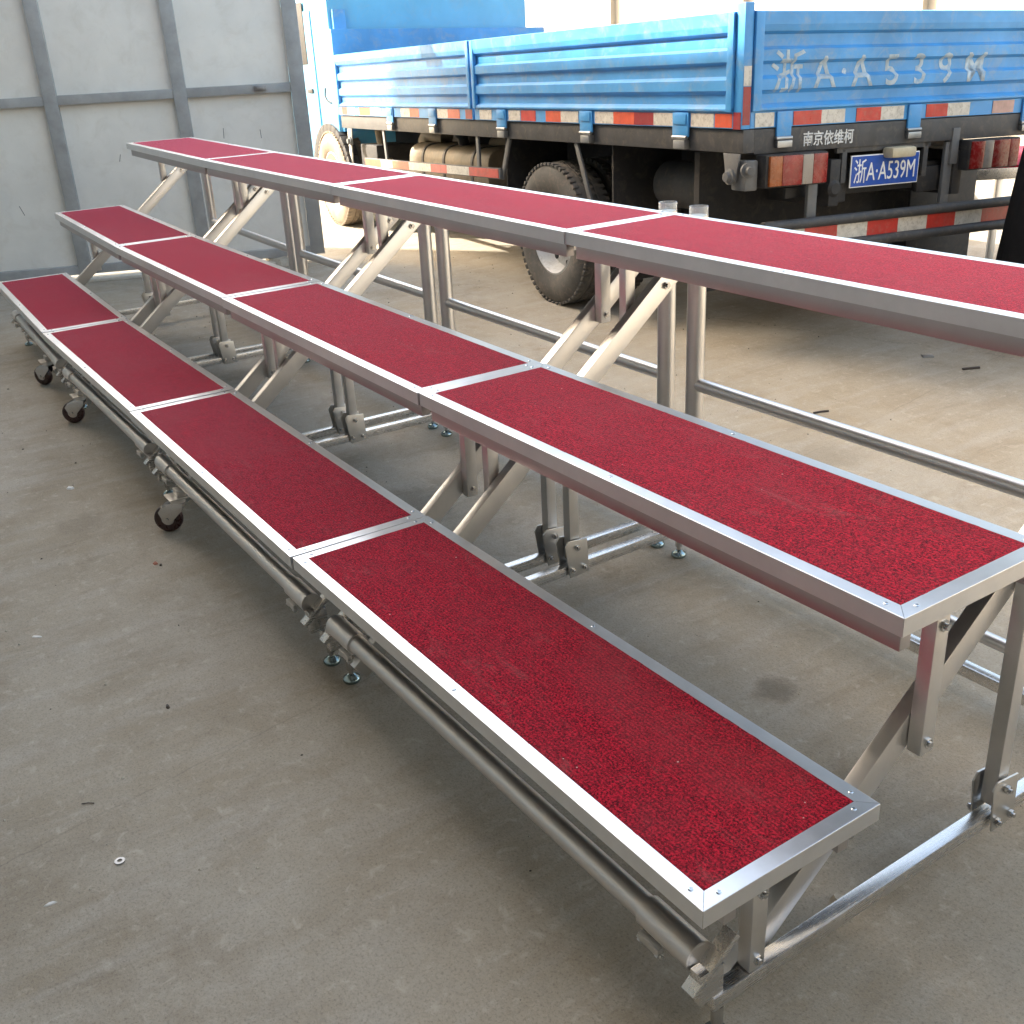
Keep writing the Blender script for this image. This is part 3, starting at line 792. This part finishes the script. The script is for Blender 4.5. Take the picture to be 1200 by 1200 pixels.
# chassis and underbody
bm = B()
for t in (0.56, 1.36): sbox(bm, 0.0, 7.2, t - 0.03, t + 0.03, 0.72, 0.93, 0.005)
for s in (0.12, 1.1, 2.4, 3.3, 4.3, 5.4): sbox(bm, s - 0.04, s + 0.04, 0.59, 1.33, 0.76, 0.88, 0.004)
tobj('chassis_frame', bm, M['under_black'])
for k in range(9):
    bm = B(); sbox(bm, 0.25 + k * 0.6, 0.33 + k * 0.6, 0.08, WID - 0.08, 0.995, 1.085, 0.003)
    tobj('bed_bearer', bm, M['under_black'])
bm = B(); b_lathe(bm, (-1.75, 0.96, 0.41), (0, 1, 0), [(0, -0.6), (0.07, -0.6), (0.07, -0.2), (0.18, -0.1), (0.18, 0.1), (0.07, 0.2), (0.07, 0.6), (0, 0.6)], 20); tobj('rear_axle', bm, M['under_black'], sprung=False)
bm = B(); b_lathe(bm, (-5.65, 0.96, 0.38), (0, 1, 0), [(0, -0.75), (0.05, -0.75), (0.05, 0.75), (0, 0.75)], 14); tobj('front_axle', bm, M['under_black'], sprung=False)
for t in (0.50, 1.42):
    bm = B()
    for k in range(6):
        h = 0.65 - 0.09 * k
        pts = [(-(1.75 + u * h), t, 0.50 + 0.016 * k + 0.13 * u * u * h * h / 0.42) for u in (-1, -.5, 0, .5, 1)]
        for a, b in zip(pts, pts[1:]): b_bar(bm, a, b, 0.07, 0.013, 0.001, Vector((0, 1, 0)))
    tobj('leaf_spring', bm, M['under_grey'], sprung=False)
bm = B(); b_tube(bm, [(-2.0, 0.96, 0.46), (-4.6, 0.96, 0.68)], 0.045, 14); tobj('drive_shaft', bm, M['under_black'], sprung=False)
bm = B(); sbox(bm, 4.5, 5.3, 0.62, 1.3, 0.5, 0.86, 0.06); tobj('gearbox', bm, M['under_black'])
bm = B(); sbox(bm, 0.42, 0.46, 0.10, 1.86, 0.30, 0.97); tobj('gap_blocker_sheet', bm, M['under_black'])  # added dark sheet, shuts out the sunlit ground seen under the bed
bm = B(); b_lathe(bm, (-0.75, 0.33, 0.78), (1, 0, 0), [(0, -0.26), (0.09, -0.26), (0.12, -0.22), (0.12, 0.22), (0.09, 0.26), (0, 0.26)], 20); tobj('air_tank', bm, M['under_grey'])

def make_wheel(name_t, s, t, r, dual, mt, mr, out=-1):
    bm = B(); w = 0.105
    c = (-s, t, r)
    prof = [(r * 0.56, -w * 0.80), (r * 0.62, -w * 0.98), (r * 0.78, -w * 1.06), (r * 0.92, -w * 0.98), (r * 0.985, -w * 0.80), (r, -w * 0.55), (r, -w * .30), (r * .975, -w * .27), (r * .975, -w * .2), (r, -w * .17),
            (r, w * .17), (r * .975, w * .2), (r * .975, w * .27), (r, w * .30), (r, w * 0.55), (r * 0.985, w * 0.80), (r * 0.92, w * 0.98), (r * 0.78, w * 1.06), (r * 0.62, w * 0.98), (r * 0.56, w * 0.80)]
    b_lathe(bm, c, (0, 1, 0), prof, 64)
    # shoulder tread blocks
    n = 60
    for k in range(n):
        a = 2 * PI * k / n
        for sg in (-1, 1):
            aa = a + (0.06 if sg > 0 else 0)
            rot = Matrix.Rotation(-aa, 3, 'Y')
            p = Vector(c) + rot @ Vector((0, sg * w * 0.70, r * 0.984))
            b_box(bm, p, (2 * PI * r / n * 0.62, w * 0.50, 0.016), 0.003, rot @ Matrix.Rotation(sg * 0.12, 3, 'X').to_3x3())
            p2 = Vector(c) + rot @ Vector((0, sg * w * 0.28 * 0 + sg * 0.008, r + 0.001))
            b_box(bm, p2, (2 * PI * r / n * 0.5, w * 0.22, 0.008), 0.0, rot @ Matrix.Rotation(0.5 * sg, 3, 'Z').to_3x3())
    wh = obj(name_t, bm, mt, TR, ang=40)
    bm = B(); R = r * 0.565
    q = out * w
    prof = [(R * 1.02, q * .86), (R * 0.97, q * .90), (R * 0.93, q * .70), (R * 0.9, q * 0.25), (R * 0.84, q * .05), (R * 0.62, q * 0.0), (R * 0.55, q * 0.15), (R * 0.50, q * 0.2), (R * .42, q * .2)]
    if dual: prof += [(R * .40, q * .62), (R * .30, q * .72), (0, q * .74)]
    else: prof += [(R * .38, q * .65), (R * .28, q * .8), (0, q * .82)]
    b_lathe(bm, c, (0, 1, 0), prof, 48)
    obj('rim', bm, mr, wh, ang=40)
    for k in range(8):
        a = k * PI / 4 + 0.2; p = Vector(c) + Vector((math.cos(a) * R * .76, q * 0.02, math.sin(a) * R * .76))
        bm = B(); b_tube(bm, [p, p + Vector((0, q * .06, 0))], R * .085, 20); obj('rim_hole', bm, M['under_black'], wh)
    for k in range(6):
        a = k * PI / 3; p = Vector(c) + Vector((math.cos(a) * R * .56, q * .2, math.sin(a) * R * .56))
        bm = B(); b_tube(bm, [p, p + Vector((0, q * .22, 0))], R * .055, 8)
        obj('wheel_nut', bm, M['galv'], wh)
    return wh
make_wheel('rear_wheel', 1.75, 0.115, 0.408, True, M['tyre'], M['rim_grey'])
make_wheel('rear_wheel', 1.75, 0.375, 0.408, True, M['tyre'], M['rim_grey'])
make_wheel('rear_wheel', 1.75, WID - 0.115, 0.408, True, M['tyre'], M['rim_grey'], 1)
make_wheel('rear_wheel', 1.75, WID - 0.375, 0.408, True, M['tyre'], M['rim_grey'], 1)
make_wheel('front_wheel', 5.63, 0.085, 0.40, False, M['tyre_dusty'], M['rim_white'])
make_wheel('front_wheel', 5.65, WID - 0.12, 0.40, False, M['tyre_dusty'], M['rim_white'], 1)

# mud guards
for t0, t1 in ((0.06, 0.50), (WID - 0.50, WID - 0.06)):
    bm = B(); sbox(bm, 2.36, 2.375, t0, t1, 0.45, 0.985, 0.002); tobj('front_mudflap', bm, M['under_black'])
    bm = B(); sbox(bm, 1.12, 1.135, t0, t1, 0.26, 0.985, 0.002); tobj('rear_mudflap', bm, M['under_black'])
bm = B(); b_bar(bm, (-1.45, 0.03, 0.985), (-1.30, 0.03, 0.67), 0.012, 0.035, 0.002, Vector((0, 1, 0))); tobj('mudflap_strut', bm, M['dusty_grey'])
# flaps hanging behind the bumper on the right
bm = B(); sbox(bm, 0.30, 0.315, 1.38, 1.86, 0.22, 0.93, 0.002); tobj('tail_flap', bm, M['under_black'])

# side guard with reflective bar
def gz(s): return 0.604 + (4.775 - s) * 0.0435 - tz(s, 0)
bm = B()
b_bar(bm, (-4.80, 0.012, gz(4.80)), (-2.35, 0.012, gz(2.35)), 0.02, 0.066, 0.002, Vector((0, 1, 0)))
sg = tobj('side_guard', bm, M['dusty_grey'])
cols = [('o', 4.79, 4.43), ('w', 4.43, 4.19), ('o', 4.19, 3.85), ('w', 3.85, 3.44), ('r', 3.44, 3.16), ('w', 3.16, 2.80), ('r', 2.80, 2.37)]
for c, a, b in cols:
    bm = B(); b_bar(bm, (-a, 0.0005, gz(a)), (-b, 0.0005, gz(b)), 0.003, 0.054, 0, Vector((0, 1, 0))); tobj('reflective_tape', bm, M[MT[c]], sg, smooth=False)
for s0, s1 in ((4.39, 4.36), (2.70, 2.70), (2.25, 2.37)):
    bm = B(); b_bar(bm, (-s0, 0.03, 0.985), (-s1, 0.03, gz(s1) - 0.03), 0.014, 0.038, 0.002, Vector((0, 1, 0))); tobj('guard_strut', bm, M['dusty_grey'], sg)
# fuel tank
bm = B()
cs = [(0.10 + 0.19 + 0.19 * math.copysign(abs(math.cos(a)) ** 0.55, math.cos(a)), 0.735 + 0.165 * math.copysign(abs(math.sin(a)) ** 0.55, math.sin(a))) for a in [2 * PI * k / 28 for k in range(28)]]
b_prism(bm, [(-2.72, t, z) for t, z in cs], (-1.36, 0, 0), 0.012)
ft = tobj('fuel_tank', bm, M['tank_tan'])
for s in (2.95, 3.42, 3.80):
    bm = B(); b_prism(bm, [(-s, 0.29 + (t - 0.29) * 1.03, 0.735 + (z - 0.735) * 1.03) for t, z in cs], (-0.035, 0, 0), 0.001); tobj('tank_strap', bm, M['under_grey'], ft)
bm = B(); b_tube(bm, [(-3.35, 0.24, 0.88), (-3.35, 0.22, 0.955)], 0.04, 16); b_tube(bm, [(-3.35, 0.22, 0.955), (-3.35, 0.215, 0.985)], 0.055, 16); tobj('filler_cap', bm, M['under_black'], ft)
# air cleaner pipe, hoses and battery box behind the cab
bm = B(); b_tube(bm, [(-4.95, 0.2, 0.96), (-4.85, 0.18, 0.8), (-4.62, 0.2, 0.66), (-4.5, 0.3, 0.62)], 0.035, 12); tobj('hose', bm, M['tank_tan']); bm = B(); b_tube(bm, [(-4.2, 0.3, 0.9), (-4.0, 0.25, 0.97), (-3.8, 0.3, 0.93)], 0.06, 14); tobj('hose', bm, M['tank_tan']); bm = B()
b_tube(bm, [(-3.2, 0.4, 0.9), (-2.8, 0.42, 0.95), (-2.5, 0.4, 0.86)], 0.05, 12)
tobj('hose', bm, M['tank_tan'])
bm = B(); sbox(bm, 4.72, 5.1, 0.08, 0.42, 0.55, 0.86, 0.015); tobj('battery_box', bm, M['under_black'])

# rear lamps, plate, bumper
def tail_light(t0, flip):
    w = 0.355
    bm = B(); b_box(bm, (0.02, t0 + w / 2, 0.905), (0.075, w, 0.142), 0.008); hs = tobj('tail_light', bm, M['under_black'])
    segs = [('lens_amber', 0.015, 0.085), ('lens_red', 0.085, 0.20), ('lens_clear', 0.20, 0.262), ('lens_red', 0.262, 0.345)]
    if flip: segs = [(m, w - b, w - a) for m, a, b in segs]
    if flip: segs = [(('lens_red' if m == 'lens_amber' else m), a, b) for m, a, b in segs]
    for m, a, b in segs:
        bm = B(); b_box(bm, (0.062, t0 + (a + b) / 2, 0.905), (0.018, b - a - 0.0015, 0.128), 0.003); tobj('lens', bm, M[m], hs)
    return hs
tail_light(0.10, False); tail_light(1.36, True)
bm = B()
b_box(bm, (-0.03, 0.055, 0.89), (0.10, 0.07, 0.13), 0.01); b_lathe(bm, (0.02, 0.03, 0.915), (1, -0.4, 0), [(0, 0), (0.033, 0), (0.033, 0.02), (0.018, 0.022), (0.016, 0.05), (0, 0.05)], 16)
tobj('lamp_bracket', bm, M['dusty_grey']); bm = B()
b_box(bm, (-0.02, 1.32, 0.95), (0.05, 0.05, 0.17), 0.006)
tobj('lamp_bracket', bm, M['dusty_grey'])
bm = B(); b_box(bm, (0.0, 0.868, 0.868), (0.006, 0.435, 0.145), 0.002); pl = tobj('license_plate', bm, M['plate_white'])
bm = B(); b_box(bm, (0.0030, 0.868, 0.868), (0.002, 0.425, 0.135)); tobj('plate_field', bm, M['plate_blue'], pl, smooth=False)
text_obj('plate_characters', '浙A·A539M', 0.118, M['plate_white'], pl, (0.0046, 0.668, 0.824 + tz(0, 0.67)), (0, 1, -0.033), (0, 0, 1), 0.0008, 0.69, 0.0)
bm = B(); b_box(bm, (0.028, 0.925, 0.945), (0.07, 0.155, 0.048), 0.014); tobj('plate_lamp', bm, M['lamp_cream'], pl)
bm = B()
for t in (0.62, 1.14): b_box(bm, (-0.02, t, 0.90), (0.02, 0.03, 0.16), 0.003)
b_box(bm, (-0.02, 0.87, 0.97), (0.02, 0.6, 0.03), 0.003)
tobj('plate_bracket', bm, M['under_grey'], pl)
bm = B()
b_box(bm, (-0.05, 0.60, 0.82), (0.05, 0.12, 0.18), 0.01); b_box(bm, (-0.08, 0.50, 0.79), (0.02, 0.34, 0.05), 0.006); b_lathe(bm, (-0.02, 0.56, 0.80), (1, 0, 0), [(0, 0), (0.04, 0), (0.04, 0.02), (0.025, 0.03), (0, 0.03)], 14)
tobj('tow_fitting', bm, M['under_black']); bm = B(); b_box(bm, (-0.06, 1.22, 0.80), (0.03, 0.16, 0.12), 0.008)
tobj('junction_box', bm, M['under_black'])
bm = B(); b_box(bm, (0.012, 0.96, 0.602), (0.006, 1.62, 0.068)); bp = tobj('rear_bumper', bm, M['under_grey'], smooth=False)
for z in (0.66, 0.545):
    bm = B(); b_tube(bm, [(0.02, 0.13, z), (0.02, 1.79, z)], 0.024, 18); tobj('bumper_tube', bm, M['under_grey'], bp)
import itertools
edges = [0.18, 0.38, 0.58, 0.77, 0.97, 1.165, 1.36, 1.55, 1.75]
for (a, b), c in zip(zip(edges, edges[1:]), itertools.cycle('wr')):
    bm = B(); b_box(bm, (0.0165, (a + b) / 2, 0.602), (0.003, b - a, 0.066)); tobj('reflective_tape', bm, M[MT[c]], bp, smooth=False)
for t in (0.44, 1.30):
    bm = B(); b_box(bm, (-0.02, t, 0.75), (0.02, 0.055, 0.44), 0.003); tobj('bumper_strut', bm, M['dusty_grey'], bp)

# cab
def cab_mesh():
    bm = B()
    # side outline (s, z) with the wheel arch cut in
    arch = [(5.68 + 0.50 * math.cos(a), 0.46 + 0.50 * math.sin(a)) for a in [PI * k / 14 for k in range(15)]]
    out = [(5.42, 0.72)] + [(5.42, 2.05), (5.50, 2.18), (6.55, 2.22), (6.75, 2.15), (7.12, 1.35), (7.18, 0.6)]
    arch = [p for p in arch if p[1] > 0.58 and p[0] > 5.42]
    arch.sort(key=lambda p: -p[0])
    poly = [(s, z) for s, z in out] + [(arch[0][0], 0.58)] + arch
    b_prism(bm, [(-s, 0.02, z) for s, z in poly], (0, WID - 0.14, 0), 0.025)
    return bm
cabm = cab_mesh()
cab = tobj('cab', cabm, M['cab_blue_sunlit'])
bm = B()
pts = [(-(5.68 + 0.50 * math.cos(a)), 0.05, 0.46 + 0.50 * math.sin(a)) for a in [PI * k / 16 for k in range(17)]]
for a, b in zip(pts, pts[1:]): b_bar(bm, a, b, 0.10, 0.11, 0.002, Vector((0, 1, 0)))
tobj('wheel_arch', bm, M['under_black'], cab)
bm = B(); b_box(bm, (-6.35, 0.016, 1.30), (0.95, 0.012, 1.25), 0.004); dr = tobj('door', bm, M['cab_blue_sunlit'], cab)
bm = B(); b_box(bm, (-6.40, 0.008, 1.75), (0.7, 0.006, 0.5), 0.002); tobj('window', bm, M['under_black'], dr)
bm = B(); b_box(bm, (-6.05, 0.006, 1.28), (0.14, 0.02, 0.035), 0.004); tobj('handle', bm, M['under_black'], dr)
bm = B(); sbox(bm, 5.37, 5.415, 0.05, 0.16, 0.95, 1.9, 0.005); tobj('cab_stay', bm, M['truck_blue'], cab)
bm = B()
b_tube(bm, [(-5.62, 0.0, 1.30), (-5.60, -0.015, 1.24), (-5.55, -0.015, 1.20), (-5.5, 0.0, 1.18)], 0.008, 8)
tobj('grab_handle', bm, M['under_black'], cab)
bm = B()
b_bar(bm, (-5.20, 0.03, 0.985), (-5.20, 0.03, 0.70), 0.012, 0.05, 0.002, Vector((0, 1, 0)))
b_bar(bm, (-5.22, 0.03, 0.70), (-5.03, 0.03, 0.62), 0.012, 0.04, 0.002, Vector((0, 1, 0)))
tobj('step_bracket', bm, M['rim_white'])

# ================================================================ black draped shape at the right edge
bm = B()
rings = []
rd = random.Random(4)
for i in range(14):
    f = i / 13; z = 1.02 * (1 - f)
    row = []
    for k in range(48):
        a = 2 * PI * k / 48
        r = (0.36 + 0.10 * f ** 0.8) * (1 + 0.05 * f * math.sin(a * 9 + 1.3) + 0.03 * f * math.sin(a * 5))
        if i == 0: r *= 0.86
        row.append(bm.verts.new((r * math.cos(a), r * 0.8 * math.sin(a), max(0.004, z))))
    rings.append(row)
for a, b in zip(rings, rings[1:]):
    for k in range(48): bm.faces.new((a[k], a[(k + 1) % 48], b[(k + 1) % 48], b[k]))
bm.faces.new(rings[0])
dr_ = obj('draped_stack', bm, M['black_cloth'])
dr_.location = (-1.96, 4.28, 0)
tag(dr_, 'black draped shape cut off by the right edge, beside the truck tail', 'covered stack')

# ================================================================ small things on the ground
def small(name, label, cat, bm, mat, loc, rz=0.0, group=None):
    o = obj(name, bm, mat); o.location = loc; o.rotation_euler = (0, 0, rz)
    return tag(o, label, cat, group)
bm = B(); b_lathe(bm, (0, 0, 0), (0, 0, 1), [(0.005, 0), (0.0105, 0), (0.0105, 0.002), (0.005, 0.002), (0.005, 0)], 24)
small('washer', 'small pale metal washer lying on the concrete in front of the steps', 'washer', bm, M['galv'], (-1.06, -0.59, 0.001))
def chip(sx, sy, sz, seed):
    r = random.Random(seed); bm = B()
    n = 7; top = []; bot = []
    for k in range(n):
        a = 2 * PI * k / n; q = r.uniform(0.7, 1.1)
        bot.append(bm.verts.new((math.cos(a) * sx * q, math.sin(a) * sy * q, 0)))
        top.append(bm.verts.new((math.cos(a) * sx * q * .7, math.sin(a) * sy * q * .7, sz * r.uniform(.7, 1.2))))
    bm.faces.new(bot[::-1]); bm.faces.new(top)
    for k in range(n): bm.faces.new((bot[k], bot[(k + 1) % n], top[(k + 1) % n], top[k]))
    return bm
small('rust_chip', 'reddish rust chip on the concrete below the middle caster', 'chip', chip(.016, .008, .004, 1), M['debris_rust'], (-2.41, -0.125, 0))
small('dark_chip', 'dark chip touching the reddish rust chip on the concrete', 'chip', chip(.007, .005, .005, 2), M['debris_dark'], (-2.385, -0.115, 0))
small('paper_scrap', 'white crumpled scrap on the concrete left of the caster row', 'scrap', chip(.022, .012, .006, 3), M['debris_white'], (-3.28, -0.20, 0), 0.6)
small('paper_scrap', 'pale flat scrap lying at the left edge of the concrete', 'scrap', chip(.018, .006, .003, 4), M['debris_white'], (-2.15, -0.54, 0), 0.9)
small('paper_scrap', 'white shavings on the concrete at the lower left', 'scrap', chip(.014, .004, .003, 5), M['debris_white'], (-1.02, -0.735, 0), 1.4)
bm = B(); b_tube(bm, [(-.014, 0, .002), (0, .002, .002), (.014, 0, .002)], 0.0011, 6)
small('twig', 'thin dark twig on bare concrete at the lower left', 'twig', bm, M['debris_dark'], (-1.29, -0.60, 0), 1.0)
small('dark_chip', 'dark pebble alone on the open concrete left of the front pipe', 'chip', chip(.009, .006, .006, 6), M['debris_dark'], (-1.56, -0.34, 0))
bm = B(); b_tube(bm, [(-.035, 0, .004), (.0, .003, .004), (.035, 0, .004)], 0.004, 6)
small('metal_offcut', 'short dark rod on the ground between riser and truck', 'offcut', bm, M['debris_dark'], (-2.04, 2.57, 0), 1.25)
bm = B(); b_box(bm, (0, 0, .006), (0.085, 0.012, 0.008), 0.001)
small('metal_offcut', 'dark flat bar on the ground near the truck bumper, right side', 'offcut', bm, M['debris_dark'], (-2.01, 3.53, 0), 1.15)
bm = B(); b_box(bm, (0, 0, .004), (0.05, 0.045, 0.008), 0.001)
small('metal_offcut', 'pale square offcut beside the dark flat bar by the truck', 'offcut', bm, M['galv'], (-2.27, 3.56, 0), 0.9)
small('stone', 'pale broken stone against the nearest ground rail', 'stone', chip(.022, .017, .016, 8), M['rubble'], (-0.125, 0.50, 0))
bm = B(); b_tube(bm, [(-.012, 0, .002), (0, .006, .002), (.012, .001, .002)], 0.0018, 6)
small('shaving', 'thin white shaving by the nearest bracket on the floor', 'shaving', bm, M['debris_white'], (-0.13, 0.97, 0), 0.3)
small('rubble_lump', 'sunlit rubble lump on the ground by the gate free end', 'rubble', chip(.16, .09, .05, 9), M['rubble'], (-6.98, 2.14, 0), 0.4)
# uncountable grit
bm = B(); rg = random.Random(21)
for k in range(900):
    x = rg.uniform(-6.5, 0.8); y = rg.uniform(-0.9, 3.6)
    s = rg.choice([.001, .0012, .0015, .0018, .0025, .0035]) * (1.0 + 0.25 * abs(x))
    vs = [bm.verts.new((x + s * math.cos(a + k) * rg.uniform(.6, 1.2), y + s * math.sin(a + k) * rg.uniform(.6, 1.2), 0.0006)) for a in (0, 1.3, 2.6, 3.9, 5.1)]
    tp = bm.verts.new((x, y, s * 0.9))
    for i in range(5): bm.faces.new((vs[i], vs[(i + 1) % 5], tp))
gr = obj('ground_grit', bm, M['rubble'], smooth=False); tag(gr, 'fine pale grit scattered over the concrete yard', 'grit', None, 'stuff')
bm = B()
for k in range(260):
    x = rg.uniform(-6.5, 0.8); y = rg.uniform(-0.9, 3.6); s = rg.choice([.0015, .002, .003]) * (1.0 + 0.2 * abs(x))
    vs = [bm.verts.new((x + s * math.cos(a + k) * rg.uniform(.5, 1.3), y + s * math.sin(a + k) * rg.uniform(.5, 1.3), 0.0006)) for a in (0, 1.6, 3.1, 4.7)]
    tp = bm.verts.new((x, y, s))
    for i in range(4): bm.faces.new((vs[i], vs[(i + 1) % 4], tp))
gr = obj('dark_grit', bm, M['debris_dark'], smooth=False); tag(gr, 'fine dark crumbs scattered over the concrete yard', 'grit', None, 'stuff')
# weeds at the gate foot
rw = random.Random(5)
for i, (x, y, lab) in enumerate([(-7.42, 2.22, 'small weed tuft at the gate foot, farther from its free edge'), (-7.22, 2.34, 'small weed tuft at the gate foot, close to its free edge')]):
    bm = B()
    for k in range(26):
        a = rw.uniform(0, 2 * PI); h = rw.uniform(.06, .19); l = rw.uniform(.02, .09)
        d = Vector((math.cos(a), math.sin(a), 0)); sd = Vector((-d.y, d.x, 0)) * 0.004
        b0 = d * rw.uniform(0, .03); m1 = b0 + d * l * .4 + Vector((0, 0, h * .7)); tip = b0 + d * l + Vector((0, 0, h))
        v = [bm.verts.new(b0 - sd), bm.verts.new(b0 + sd), bm.verts.new(m1 + sd), bm.verts.new(m1 - sd), bm.verts.new(tip)]
        bm.faces.new(v[:4]); bm.faces.new((v[3], v[2], v[4]))
    o = obj('weed_tuft', bm, M['weed'], smooth=False); o.location = (x, y, 0); tag(o, lab, 'weed', 'weeds along the gate foot')
